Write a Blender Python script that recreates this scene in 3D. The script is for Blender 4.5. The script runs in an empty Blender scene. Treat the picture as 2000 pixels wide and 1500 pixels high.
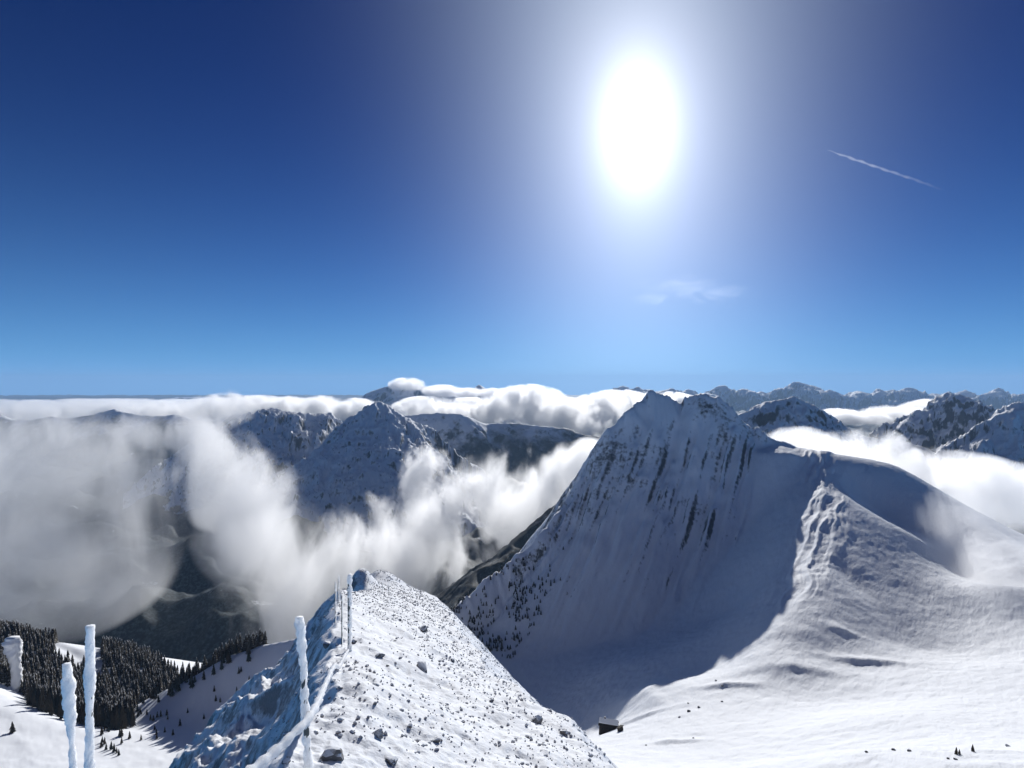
import bpy, bmesh, math, random
import numpy as np

# ------------------------------------------------------------------ camera, sky, sun, exposure
scene = bpy.context.scene
F = 1303.0                      # focal length in photo pixels (photo 2000 x 1500, level camera)
cam_d = bpy.data.cameras.new("camera")
cam_d.sensor_width = 36.0
cam_d.lens = 36.0 * F / 2000.0
cam_d.clip_start = 0.1
cam_d.clip_end = 200000.0
cam = bpy.data.objects.new("camera", cam_d)
cam.location = (0, 0, 0)
cam.rotation_euler = (math.radians(90), 0, 0)
scene.collection.objects.link(cam)
scene.camera = cam

SUN_DIR = np.array([(1245 - 1000) / F, 1.0, (750 - 250) / F])
SUN_DIR = SUN_DIR / np.linalg.norm(SUN_DIR)
SUN_EL = math.asin(SUN_DIR[2])
SUN_AZ = math.atan2(SUN_DIR[0], SUN_DIR[1])      # clockwise from +Y

world = bpy.data.worlds.new("World")
scene.world = world
world.use_nodes = True
wn, wl = world.node_tree.nodes, world.node_tree.links
wn.clear()

def wnode(t, **kw):
    n = wn.new(t)
    for k, v in kw.items():
        setattr(n, k, v)
    return n

def wmath(op, a, b=None, clamp=False):
    n = wn.new('ShaderNodeMath'); n.operation = op; n.use_clamp = clamp
    for i, v in enumerate((a, b)):
        if v is None: continue
        if isinstance(v, (int, float)): n.inputs[i].default_value = v
        else: wl.new(v, n.inputs[i])
    return n.outputs[0]

sky = wnode('ShaderNodeTexSky', sky_type='NISHITA', sun_disc=False, sun_elevation=SUN_EL, sun_rotation=SUN_AZ,
            altitude=2000.0, air_density=1.0, dust_density=0.25, ozone_density=3.0)
bg_sky = wnode('ShaderNodeBackground')
bg_sky.inputs['Strength'].default_value = 0.05
gm = wnode('ShaderNodeGamma'); gm.inputs['Gamma'].default_value = 1.35
wl.new(sky.outputs[0], gm.inputs['Color'])
tint = wnode('ShaderNodeMix', data_type='RGBA', blend_type='MULTIPLY')
tint.inputs[0].default_value = 1.0; tint.inputs[7].default_value = (0.014, 0.088, 0.27, 1)
wl.new(gm.outputs[0], tint.inputs[6])
tc = wnode('ShaderNodeTexCoord')
sepw = wnode('ShaderNodeSeparateXYZ'); wl.new(tc.outputs['Generated'], sepw.inputs[0])
hz = wmath('EXPONENT', wmath('MULTIPLY', wmath('MAXIMUM', sepw.outputs[2], 0.0), -1.0 / 0.105))
hmix = wnode('ShaderNodeMix', data_type='RGBA')
wl.new(hz, hmix.inputs[0]); wl.new(tint.outputs[2], hmix.inputs[6]); hmix.inputs[7].default_value = (2.3, 7.0, 13.6, 1)
wl.new(hmix.outputs[2], bg_sky.inputs['Color'])
# wide oval glow round the sun, partly lens bloom, painted into the sky
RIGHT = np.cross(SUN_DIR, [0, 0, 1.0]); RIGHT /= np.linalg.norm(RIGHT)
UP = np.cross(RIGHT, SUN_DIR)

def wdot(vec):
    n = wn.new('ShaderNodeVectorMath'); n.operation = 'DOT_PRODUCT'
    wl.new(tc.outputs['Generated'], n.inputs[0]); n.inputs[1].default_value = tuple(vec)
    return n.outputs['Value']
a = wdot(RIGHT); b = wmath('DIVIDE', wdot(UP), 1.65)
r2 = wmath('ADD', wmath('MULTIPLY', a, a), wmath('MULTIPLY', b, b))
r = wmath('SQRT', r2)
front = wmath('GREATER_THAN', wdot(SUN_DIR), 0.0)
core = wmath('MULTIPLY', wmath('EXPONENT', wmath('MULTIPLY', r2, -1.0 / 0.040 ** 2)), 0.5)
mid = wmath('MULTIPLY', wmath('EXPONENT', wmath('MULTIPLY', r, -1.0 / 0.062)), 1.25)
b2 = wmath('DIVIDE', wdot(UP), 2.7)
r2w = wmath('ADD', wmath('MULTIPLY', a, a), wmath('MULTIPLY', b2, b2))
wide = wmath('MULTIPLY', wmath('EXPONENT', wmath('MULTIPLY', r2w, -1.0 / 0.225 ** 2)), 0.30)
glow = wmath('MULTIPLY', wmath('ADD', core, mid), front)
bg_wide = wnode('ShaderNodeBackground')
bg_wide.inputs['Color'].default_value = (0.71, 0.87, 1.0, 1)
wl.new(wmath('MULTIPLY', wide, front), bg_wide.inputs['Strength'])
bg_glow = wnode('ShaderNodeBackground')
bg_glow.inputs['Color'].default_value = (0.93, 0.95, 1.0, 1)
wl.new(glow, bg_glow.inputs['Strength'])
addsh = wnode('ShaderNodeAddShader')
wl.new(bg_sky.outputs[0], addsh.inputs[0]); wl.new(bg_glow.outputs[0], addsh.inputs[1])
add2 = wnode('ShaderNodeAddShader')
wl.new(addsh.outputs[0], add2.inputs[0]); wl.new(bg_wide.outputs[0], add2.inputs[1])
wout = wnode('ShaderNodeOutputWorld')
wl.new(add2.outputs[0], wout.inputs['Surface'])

sun_d = bpy.data.lights.new("sun", 'SUN')
sun_d.energy = 3.7
sun_d.angle = math.radians(0.5)
sun_d.color = (1.0, 0.985, 0.96)
sun = bpy.data.objects.new("sun", sun_d)
from mathutils import Vector
sun.rotation_euler = Vector(SUN_DIR).to_track_quat('Z', 'Y').to_euler()
sun.location = (0, 0, 50)
scene.collection.objects.link(sun)

scene.view_settings.view_transform = 'Standard'
scene.view_settings.look = 'None'
scene.view_settings.exposure = 0.32
scene.view_settings.gamma = 1.0
scene.view_settings.use_curve_mapping = False
scene.render.engine = 'CYCLES'
cy = scene.cycles
cy.use_denoising = True
cy.max_bounces = 10
cy.diffuse_bounces = 4
cy.glossy_bounces = 1
cy.transmission_bounces = 1
cy.transparent_max_bounces = 8
cy.volume_bounces = 8
cy.use_adaptive_sampling = True
cy.adaptive_threshold = 0.02

# ------------------------------------------------------------------ helpers
random.seed(7)
RNG = np.random.default_rng(11)
col = scene.collection

def W(px, py, Y):
    """a point at depth Y (metres ahead) seen at photo pixel (px, py)"""
    return ((px - 1000.0) / F * Y, Y, (750.0 - py) / F * Y)

def _hash(ix, iy, seed):
    h = (ix.astype(np.int64) * 374761393 + iy.astype(np.int64) * 668265263 + seed * 982451653) & 0xFFFFFFFF
    h = ((h ^ (h >> 13)) * 1274126177) & 0xFFFFFFFF
    h = h ^ (h >> 16)
    return (h & 0xFFFF).astype(np.float64) / 65536.0 * 2 * math.pi

def perlin(x, y, seed=0):
    ix = np.floor(x); iy = np.floor(y)
    fx = x - ix; fy = y - iy
    u = fx * fx * fx * (fx * (fx * 6 - 15) + 10); v = fy * fy * fy * (fy * (fy * 6 - 15) + 10)
    def g(dx, dy):
        a_ = _hash(ix + dx, iy + dy, seed)
        return np.cos(a_) * (fx - dx) + np.sin(a_) * (fy - dy)
    n0 = g(0, 0) * (1 - u) + g(1, 0) * u
    n1 = g(0, 1) * (1 - u) + g(1, 1) * u
    return (n0 * (1 - v) + n1 * v) * 1.41

def fbm(x, y, oct=5, seed=0, gain=0.5, lac=2.03):
    s = np.zeros_like(x); a_ = 1.0; t = 0.0
    for o in range(oct):
        s += a_ * perlin(x, y, seed + o * 17); t += a_
        a_ *= gain; x = x * lac + 13.7; y = y * lac + 7.1
    return s / t

def ridged(x, y, oct=5, seed=0, gain=0.5, lac=2.05):
    s = np.zeros_like(x); a_ = 1.0; t = 0.0; w = np.ones_like(x)
    for o in range(oct):
        n = 1 - np.abs(perlin(x, y, seed + o * 31)); n = n * n
        s += a_ * n * w; t += a_
        w = np.clip(n * 1.4, 0, 1); a_ *= gain; x = x * lac + 5.3; y = y * lac + 9.9
    return s / t

def smax(a_, b_, k):
    h = np.clip(0.5 + 0.5 * (a_ - b_) / k, 0, 1)
    return b_ * (1 - h) + a_ * h + k * h * (1 - h)

def sstep(e0, e1, x):
    t = np.clip((x - e0) / (e1 - e0), 0, 1)
    return t * t * (3 - 2 * t)

def ridge(X, Y, pts, prof, w=0.0):
    """height of a crest line (x,y,z points) with flanks falling by prof(distance, side, facing the camera); also s along it and d from it"""
    best = np.full(X.shape, -1e9); S = np.zeros(X.shape); D = np.zeros(X.shape)
    s0 = 0.0
    for (x0, y0, z0), (x1, y1, z1) in zip(pts[:-1], pts[1:]):
        dx, dy = x1 - x0, y1 - y0
        L2 = dx * dx + dy * dy; L = math.sqrt(L2)
        t = np.clip(((X - x0) * dx + (Y - y0) * dy) / L2, 0, 1)
        ex = X - (x0 + t * dx); ey = Y - (y0 + t * dy)
        d = np.sqrt(ex * ex + ey * ey)
        if w: d = np.sqrt(d * d + w * w) - w
        side = (dx * ey - dy * ex)            # >0: left of the walking direction
        h = z0 + t * (z1 - z0) - prof(d, side, -ey / (np.sqrt(ex * ex + ey * ey) + 1e-6))
        m = h > best
        best = np.where(m, h, best); S = np.where(m, s0 + t * L, S); D = np.where(m, np.where(side > 0, d, -d), D)
        s0 += L
    return best, S, D

def tps(pts):
    """thin plate spline z(x, y) through points"""
    P = np.array(pts, float); n = len(P); sc = 100.0
    x, y, z = P[:, 0] / sc, P[:, 1] / sc, P[:, 2]
    def U(r2): return np.where(r2 > 1e-12, r2 * np.log(np.maximum(r2, 1e-12)), 0)
    K = U((x[:, None] - x) ** 2 + (y[:, None] - y) ** 2) + np.eye(n) * 0.02
    Q = np.stack([np.ones(n), x, y], 1)
    A = np.block([[K, Q], [Q.T, np.zeros((3, 3))]])
    c = np.linalg.solve(A, np.concatenate([z, np.zeros(3)]))
    def f(X, Y):
        X = X / sc; Y = Y / sc
        out = c[n] + c[n + 1] * X + c[n + 2] * Y
        for i in range(n):
            out = out + c[i] * U((X - x[i]) ** 2 + (Y - y[i]) ** 2)
        return out
    return f

def grid_mesh(name, X, Y, Z, mat, smooth=True):
    nv, nu = X.shape
    co = np.stack([X, Y, Z], -1).reshape(-1, 3)
    idx = np.arange(nu * nv).reshape(nv, nu)
    q = np.stack([idx[:-1, :-1], idx[:-1, 1:], idx[1:, 1:], idx[1:, :-1]], -1).reshape(-1, 4)
    me = bpy.data.meshes.new(name)
    me.vertices.add(len(co)); me.vertices.foreach_set('co', co.ravel().astype(np.float32))
    me.loops.add(q.size); me.loops.foreach_set('vertex_index', q.ravel().astype(np.int32))
    me.polygons.add(len(q)); me.polygons.foreach_set('loop_start', np.arange(0, q.size, 4, dtype=np.int32))
    me.update(calc_edges=True)
    if smooth: me.polygons.foreach_set('use_smooth', np.ones(len(q), bool))
    me.materials.append(mat)
    o = bpy.data.objects.new(name, me); col.objects.link(o)
    return o

def wedge(px0, px1, nu, y0, y1, nv, power=None):
    """plan grid whose cells keep about the same size in the picture"""
    px = np.linspace(px0, px1, nu); yy = np.geomspace(y0, y1, nv)
    Y, PX = np.meshgrid(yy, px, indexing='ij')
    return (PX - 1000) / F * Y, Y

def new_mat(name):
    m = bpy.data.materials.new(name); m.use_nodes = True
    nt = m.node_tree; b_ = nt.nodes['Principled BSDF']
    return m, nt, b_

def N(nt, t, **kw):
    n = nt.nodes.new(t)
    for k, v in kw.items(): setattr(n, k, v)
    return n

def ramp(nt, fac, stops):
    n = nt.nodes.new('ShaderNodeValToRGB')
    e = n.color_ramp.elements
    while len(e) < len(stops): e.new(0.5)
    for el, (p, c) in zip(e, stops):
        el.position = p; el.color = (c[0], c[1], c[2], 1) if not isinstance(c, (int, float)) else (c, c, c, 1)
    nt.links.new(fac, n.inputs[0])
    return n.outputs[0]

def mathn(nt, op, a_, b_=None, clamp=False):
    n = nt.nodes.new('ShaderNodeMath'); n.operation = op; n.use_clamp = clamp
    for i, v in enumerate((a_, b_)):
        if v is None: continue
        if isinstance(v, (int, float)): n.inputs[i].default_value = v
        else: nt.links.new(v, n.inputs[i])
    return n.outputs[0]

def mixc(nt, fac, a_, b_):
    n = nt.nodes.new('ShaderNodeMix'); n.data_type = 'RGBA'
    for i, v in ((0, fac), (6, a_), (7, b_)):
        if isinstance(v, (int, float)): n.inputs[i].default_value = v
        elif isinstance(v, tuple): n.inputs[i].default_value = (v[0], v[1], v[2], 1)
        else: nt.links.new(v, n.inputs[i])
    return n.outputs[2]

def noise(nt, scale, detail=5, rough=0.6, vec=None, dist=0.0):
    n = nt.nodes.new('ShaderNodeTexNoise')
    n.inputs['Scale'].default_value = scale; n.inputs['Detail'].default_value = detail
    n.inputs['Roughness'].default_value = rough; n.inputs['Distortion'].default_value = dist
    if vec is None:
        g = nt.nodes.new('ShaderNodeTexCoord'); vec = g.outputs['Object']
    nt.links.new(vec, n.inputs['Vector'])
    return n.outputs[0]

SNOW = (0.86, 0.88, 0.91)

def terrain_mat(name, scale, rock_at, width=0.10, rock=((0.055, 0.058, 0.065), (0.16, 0.155, 0.15)), snow=SNOW,
                amp=0.35, bump=0.0, bump_scale=1.0, stretch=None, forest=None, rot=0.0, fine=None, patch=0.0):
    """snow lying on what is flat enough, rock showing where it is steep or windblown; forest=(z_low, z_high, colour)"""
    fine = amp * 0.7 if fine is None else fine
    m, nt, b_ = new_mat(name)
    geo = N(nt, 'ShaderNodeNewGeometry'); sep = N(nt, 'ShaderNodeSeparateXYZ')
    nt.links.new(geo.outputs['Normal'], sep.inputs[0])
    vec = None
    if stretch:
        tcn = N(nt, 'ShaderNodeTexCoord'); mp = N(nt, 'ShaderNodeMapping')
        mp.vector_type = 'TEXTURE'; mp.inputs['Scale'].default_value = tuple(1.0 / k for k in stretch); mp.inputs['Rotation'].default_value = (0, 0, rot)
        nt.links.new(tcn.outputs['Object'], mp.inputs['Vector']); vec = mp.outputs[0]
    n1 = noise(nt, scale, 7, 0.62, vec); n2 = noise(nt, scale * 6, 4, 0.6)
    k = mathn(nt, 'ADD', sep.outputs[2], mathn(nt, 'MULTIPLY', mathn(nt, 'SUBTRACT', n1, 0.5), amp * 2))
    k = mathn(nt, 'ADD', k, mathn(nt, 'MULTIPLY', mathn(nt, 'SUBTRACT', n2, 0.5), fine))
    if patch: k = mathn(nt, 'ADD', k, mathn(nt, 'MULTIPLY', mathn(nt, 'SUBTRACT', noise(nt, scale * 0.35, 3, 0.6), 0.5), patch))
    mr = N(nt, 'ShaderNodeMapRange', interpolation_type='SMOOTHSTEP')
    mr.inputs[1].default_value = rock_at - width; mr.inputs[2].default_value = rock_at + width
    nt.links.new(k, mr.inputs[0])
    rc = mixc(nt, n2, rock[0], rock[1])
    c = mixc(nt, mr.outputs[0], rc, snow)
    if forest:
        zlo, zhi, fc, fscale = forest
        p = N(nt, 'ShaderNodeSeparateXYZ'); nt.links.new(geo.outputs['Position'], p.inputs[0])
        n3 = noise(nt, fscale, 6, 0.65)
        zz = mathn(nt, 'ADD', p.outputs[2], mathn(nt, 'MULTIPLY', mathn(nt, 'SUBTRACT', n3, 0.5), (zhi - zlo) * 3.0))
        fr = N(nt, 'ShaderNodeMapRange', interpolation_type='SMOOTHSTEP')
        fr.inputs[1].default_value = zhi; fr.inputs[2].default_value = zlo
        nt.links.new(zz, fr.inputs[0])
        n4 = noise(nt, fscale * 2.2, 5, 0.7); n5 = noise(nt, fscale * 30, 3, 0.7)
        hole = N(nt, 'ShaderNodeMapRange', interpolation_type='SMOOTHSTEP')
        hole.inputs[1].default_value = 0.72; hole.inputs[2].default_value = 0.64
        nt.links.new(n4, hole.inputs[0])
        tr = N(nt, 'ShaderNodeMapRange'); tr.inputs[1].default_value = 0.45; tr.inputs[2].default_value = 0.75
        nt.links.new(n5, tr.inputs[0])
        fcol = mixc(nt, tr.outputs[0], fc, tuple(min(1, v * 4 + 0.015) for v in fc))
        c = mixc(nt, mathn(nt, 'MULTIPLY', fr.outputs[0], hole.outputs[0]), c, fcol)
    nt.links.new(c, b_.inputs['Base Color'])
    b_.inputs['Roughness'].default_value = 0.75
    b_.inputs['Specular IOR Level'].default_value = 0.15
    if bump:
        bp = N(nt, 'ShaderNodeBump'); bp.inputs['Strength'].default_value = bump; bp.inputs['Distance'].default_value = bump_scale
        nb = noise(nt, scale * 3, 8, 0.65, vec)
        nt.links.new(nb, bp.inputs['Height']); nt.links.new(bp.outputs[0], b_.inputs['Normal'])
    return m

def tag(o, label=None, cat=None, group=None, kind=None):
    if label: o['label'] = label
    if cat: o['category'] = cat
    if group: o['group'] = group
    if kind: o['kind'] = kind
    return o
# ------------------------------------------------------------------ terrain
# -- the summit ridge the camera stands on
RY = [-6, 0, 5.4, 8.5, 12, 17, 24, 30, 38, 46, 60, 90]
RX = [-0.2, -0.6, -1.75, -2.25, -3.1, -4.4, -6.2, -7.0, -8.3, -9.3, -12, -18]
RZ = [-1.9, -1.9, -3.0, -3.72, -4.6, -5.85, -7.55, -9.3, -11.6, -13.6, -24, -55]

def near_height(X, Y):
    xc = np.interp(Y, RY, RX); zc = np.interp(Y, RY, RZ)
    xc = xc + 0.35 * fbm(Y * 0.45, Y * 0 + 3.3, 3, 5)
    d = X - xc
    edge = 4.35 + 0.6 * fbm(Y * 0.3, Y * 0 + 8, 3, 9)
    right = 0.40 * d + 0.62 * np.maximum(d - edge, 0) + 0.05 * np.maximum(d - edge, 0) ** 1.35
    right = right - 0.28 * sstep(16, 32, Y) * 2.6 * (1 - np.exp(-np.maximum(d, 0) / 2.6))
    l = -d
    left = 1.05 * l + 0.55 * np.maximum(l - 0.2, 0) - 0.75 * np.maximum(l - 1.2, 0) + 1.0 * np.maximum(l - 4.6, 0)
    w = 0.25
    z = zc - np.where(d > 0, right, left) - 0.12 * np.exp(-(d / w) ** 2)
    # knobs at the far end
    for px, py, Yk, rx, hh in ((690, 1140, 39, 1.0, 2.1), (748, 1135, 44, 1.5, 0.9), (625, 1166, 26, 0.9, 0.8)):
        x0, y0, z0 = W(px, py, Yk)
        g = np.exp(-(((X - x0) / rx) ** 2 + ((Y - y0) / (rx * 1.4)) ** 2))
        z = z + hh * g
    rough = sstep(0.3, 1.8, l)
    z += 0.28 * fbm(X * 0.35, Y * 0.35, 4, 21)
    z += 0.07 * fbm(X * 2.1, Y * 2.1, 4, 23) + 0.03 * (ridged(X * 4.5 + Y, Y * 2.5, 3, 24) - 0.5) + 0.018 * fbm(X * 11, Y * 11, 2, 25)
    z += rough * (1.1 * (ridged(X * 0.42 + 0.25 * Y, Y * 0.20, 5, 31) - 0.45))
    return z

X, Y = wedge(-900, 1900, 900, 2.2, 95, 620)
Zn = near_height(X, Y)
mat_near = terrain_mat("rimed_snow_ground", 2.6, 0.55, 0.18, amp=0.44, bump=0.6, bump_scale=0.05,
                       rock=((0.10, 0.10, 0.105), (0.34, 0.31, 0.31)))
ridge_near = grid_mesh("summit_ridge", X, Y, Zn, mat_near)
tag(ridge_near, "rock speckled snowy summit ridge falling away from the camera", None, None, 'structure')

# -- the cirque with the big shaded mountain
def P(*l): return [W(*p) for p in l]
floor_pts = P((1120, 1402, 385), (1180, 1424, 352), (1000, 1335, 500), (900, 1245, 600), (1300, 1400, 300), (1320, 1337, 350),
              (1250, 1352, 357), (1400, 1314, 361), (1400, 1500, 205), (1300, 1500, 175), (1560, 1492, 150), (1700, 1462, 112), (1850, 1476, 105),
              (2000, 1482, 100), (1700, 1452, 205), (1700, 1400, 240), (1900, 1300, 330), (1900, 1200, 420),
              (2000, 1150, 430), (2000, 1350, 270), (2200, 1240, 350), (2300, 1420, 200), (1900, 1450, 185), (1100, 1355, 450), (1200, 1300, 450), (1350, 1240, 480),
              (1500, 1420, 260), (1000, 1900, 80), (1300, 1800, 80), (700, 1700, 110), (600, 1420, 300), (1600, 1370, 305), (1430, 1190, 500), (1455, 1060, 590), (1860, 1110, 520)) + [
              (-250, 500, -270), (-250, 750, -360), (-250, 1050, -450), (0, 900, -420), (100, 1100, -450), (350, 1000, -380), (700, 1000, -380), (1000, 900, -350),
              (600, 760, -260), (900, 640, -250), (800, 420, -180)]
# the sunlit snow ramp from the right shoulder down to the bowl
SPX = ([340, 356, 384, 440, 502, 574, 640, 705], [1450, 1470, 1505, 1550, 1585, 1596, 1592, 1580])
def spine_x(Y): return (np.interp(Y, *SPX) - 1000) / F * Y
def ramp_z(Y): return -70.0 - 0.258 * (700 - max(Y, 480)) - 0.15 * max(480 - Y, 0)
for Yr in (690, 640, 590, 540, 490, 450, 415, 385, 360):
    xs_ = float(spine_x(Yr)); zr = ramp_z(Yr)
    floor_pts += [(xs_ + 4, Yr, zr), (xs_ + 40, Yr, zr - 2.0)]
    if Yr > 380: floor_pts += [(xs_ - 30, Yr - 10, zr - 17.0), (xs_ + 85, Yr, zr - 11.0)]
f_floor = tps(floor_pts)
R_main = P((760, 1330, 560), (880, 1200, 600), (960, 1125, 630), (1060, 1045, 660), (1110, 975, 690), (1160, 900, 712), (1190, 840, 725), (1228, 805, 735),
           (1270, 765, 750), (1305, 773, 748), (1330, 786, 745), (1358, 772, 738), (1402, 776, 732), (1425, 796, 727), (1445, 820, 722),
           (1480, 842, 716), (1510, 856, 712), (1540, 868, 710), (1600, 905, 704))
# the right shoulder is a rounded snow back that breaks off into the hollow
R_back = P((1515, 866, 712), (1540, 872, 712), (1600, 900, 708), (1700, 936, 690), (1800, 972, 660), (1850, 1002, 625),
           (1930, 1042, 570), (2030, 1095, 505), (2300, 1180, 380))
R_spur = P((1500, 860, 712), (1440, 960, 660), (1380, 1080, 590), (1340, 1180, 530))

def cirque_height(X, Y):
    fl = f_floor(X, Y)
    def prof(d, side, c):           # crest runs left to right: left side (side>0) is the far side
        near = 0.60 * d + 70 * (1 - np.exp(-d / 62.0))
        far = 1.25 * d + 25 * (1 - np.exp(-d / 40.0))
        k = sstep(0.15, 0.75, c)
        return far * (1 - k) + near * k
    wx = 9 * fbm(X / 60, Y / 60, 3, 41); wy = 9 * fbm(X / 60, Y / 60, 3, 47)
    m, S, D = ridge(X + wx * 0.3, Y + wy * 0.3, R_main, prof, 6.0)
    dn = np.maximum(-D, 0)
    m = m + (9.0 * fbm(S / 19.0, S * 0 + 2.0, 4, 57) + 5.0 * np.abs(fbm(S / 7.0, S * 0 + 5.0, 3, 58))) * np.exp(-(D / 16.0) ** 2) * (1 - sstep(430, 470, S))
    u = X - 0.62 * Y + 5.0 * fbm(X / 60, Y / 60, 3, 8)          # flutes run down towards the lower left
    gul = ridged(u / 27.0, Y / 300.0 + X / 900.0, 3, 51) - 0.5
    fl2 = 1 - np.abs(perlin(u / 12.0, Y / 170.0, 59)) * 2.2
    m = m + (13.0 * gul + 4.5 * fl2 + 2.0 * (ridged(u / 5.5, Y / 60.0, 2, 60) - 0.5)) * sstep(4, 45, dn) * (1 - 0.85 * sstep(110, 235, dn))
    m = m + 5.0 * (ridged(X / 26, Y / 26, 4, 61) - 0.5) * (1 - sstep(40, 200, np.abs(D)))
    sp, _, _ = ridge(X + wx, Y + wy, R_spur, lambda d, s, c: 0.8 * d)
    m = smax(m, sp - 14, 10.0)
    bk, Sk, Dk = ridge(X + wx * 0.3, Y + wy * 0.3, R_back, lambda d, s, c: np.where(s > 0, 0.5 * d + 0.7 * np.maximum(d - 10, 0), 0.25 * d + 0.6 * np.maximum(d - np.interp(X, [215, 260, 330, 420], [20, 30, 26, 20]), 0)), 14.0)
    bk = bk + 1.2 * fbm(X / 20, Y / 20, 3, 63)
    m = smax(m, bk, 5.0)
    z = smax(fl, m, 10.0)
    # flutes catching the sun along the left edge of the ramp
    sx = X - spine_x(Y)
    band = np.exp(-((sx - 6) / 20.0) ** 2) * sstep(395, 470, Y) * (1 - sstep(690, 712, Y))
    z = z + band * ((3.2 + 2.5 * fbm(X / 35, Y / 35, 2, 77)) * (ridged((u + 5 * fbm(X / 26, Y / 40, 2, 78)) / 13.0, Y / 110.0, 3, 74) - 0.45) + 1.2 * fbm(X / 9, Y / 9, 3, 75))
    # shaded hollow under the shoulder
    for px, py, Yd, ax, ay, dp in ((1755, 1035, 590, 34, 42, 17.0), (1700, 1000, 620, 20, 26, 8.0), (1665, 1165, 455, 10, 34, 3.5)):
        x0, y0, z0 = W(px, py, Yd)
        z = z - dp * np.exp(-(((X - x0) / ax) ** 2 + ((Y - y0) / ay) ** 2))
    z = z + 1.3 * fbm(X / 45, Y / 45, 4, 81) + 0.5 * fbm(X / 7, Y / 7, 4, 83) + 0.12 * ridged(X / 11 + Y / 14, Y / 4.0 - X / 12 + fbm(X / 30, Y / 30, 2, 86), 2, 85)
    # wind lips and drifts in the bowl
    for px, py, Yd, wx_, wy_, hh in ((1250, 1385, 320, 16, 3.0, 1.6), (1282, 1372, 335, 5, 10, 1.6), (1425, 1378, 330, 14, 3, 1.8), (1325, 1447, 255, 12, 2.5, 1.2), (1640, 1240, 385, 8, 4, 1.6), (1690, 1290, 352, 18, 4, 2.2), (1560, 1330, 340, 24, 5, 1.5)):
        x0, y0, z0 = W(px, py, Yd)
        u = (X - x0) / wx_; v = (Y - y0 + 0.25 * (X - x0)) / wy_
        z = z + hh * np.exp(-u * u) * np.where(v > 0, np.exp(-(v * 0.6) ** 2), np.exp(-(v * 1.3) ** 2))
    # nothing reaches up through the near ridge
    return z

X, Y = wedge(640, 2500, 1000, 60, 1100, 620)
Zc = cirque_height(X, Y)
mat_c = terrain_mat("cirque_snow", 0.040, 0.45, 0.15, amp=0.26, fine=0.7, patch=0.9, bump=0.45, bump_scale=2.0, stretch=(1.9, 0.7, 0.7), rot=-0.57,
                    rock=((0.07, 0.075, 0.08), (0.20, 0.20, 0.19)))
cirque = grid_mesh("mountain", X, Y, Zc, mat_c)
tag(cirque, "big shaded snow mountain with a ribbed face above the bright snow bowl", None, None, 'structure')

# -- left slope with trees
slope_pts = P((520, 1266, 500), (565, 1262, 490), (450, 1282, 505), (400, 1312, 505), (330, 1347, 505), (250, 1382, 512), (620, 1280, 470),
              (520, 1400, 450), (430, 1400, 458), (360, 1400, 468), (300, 1400, 474), (400, 1480, 402), (300, 1500, 380), (200, 1500, 370), (100, 1450, 400),
              (0, 1335, 470), (100, 1385, 450), (220, 1430, 430), (-300, 1300, 480), (-300, 1450, 360), (0, 1240, 585), (100, 1262, 590), (200, 1315, 580), (240, 1395, 530),
              (50, 1370, 470), (150, 1420, 465), (700, 1500, 300), (500, 1750, 130), (0, 1240, 640), (120, 1275, 640), (-300, 1240, 600), (200, 1850, 110), (480, 1520, 360))
f_slope = tps(slope_pts)

SNOW_LIP = P((112, 1256, 600), (150, 1268, 598), (200, 1298, 592), (246, 1334, 575))

def slope_height(X, Y):
    z = f_slope(X, Y)
    px = 1000 + F * X / Y
    brk = np.interp(px, [-400, 0, 100, 200, 250, 330, 400, 450, 520, 600, 720], [640, 640, 640, 610, 530, 510, 508, 508, 504, 490, 460])
    z = z - 0.85 * np.maximum(Y - brk, 0) - 0.004 * np.maximum(Y - brk, 0) ** 2 * 0
    z = z + 3.0 * fbm(X / 60, Y / 60, 4, 91) + 0.6 * fbm(X / 9, Y / 9, 3, 93)
    lip, _, _ = ridge(X, Y, SNOW_LIP, lambda d, s, c: 0.5 * d, 3.0)
    return smax(z, lip, 2.0)

X, Y = wedge(-500, 760, 520, 95, 1000, 380)
Zs = slope_height(X, Y)
mat_s = terrain_mat("slope_snow", 0.05, 0.45, 0.09, amp=0.12, bump=0.2, bump_scale=0.8)
slope = grid_mesh("hillside", X, Y, Zs, mat_s)
tag(slope, "snowy hillside dotted with firs below the ridge", None, None, 'structure')

# -- the valley sheet to the horizon and the mountains standing in it
FOREST = (0.016, 0.022, 0.024)

def valley_height(X, Y):
    z = -440 - 140 * sstep(1800, 5000, Y) + 150 * (ridged(X / 620, Y / 620, 5, 101) - 0.5) + 10 * fbm(X / 60, Y / 60, 3, 103)
    return z

X, Y = wedge(-900, 2900, 460, 420, 34000, 460)
mat_v = terrain_mat("valley_forest", 0.004, 0.3, 0.1, amp=0.2, forest=(-330, -250, FOREST, 0.005))
tag(grid_mesh("ground", X, Y, valley_height(X, Y), mat_v), "dark forested valley floor reaching to the horizon", None, None, 'structure')

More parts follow.
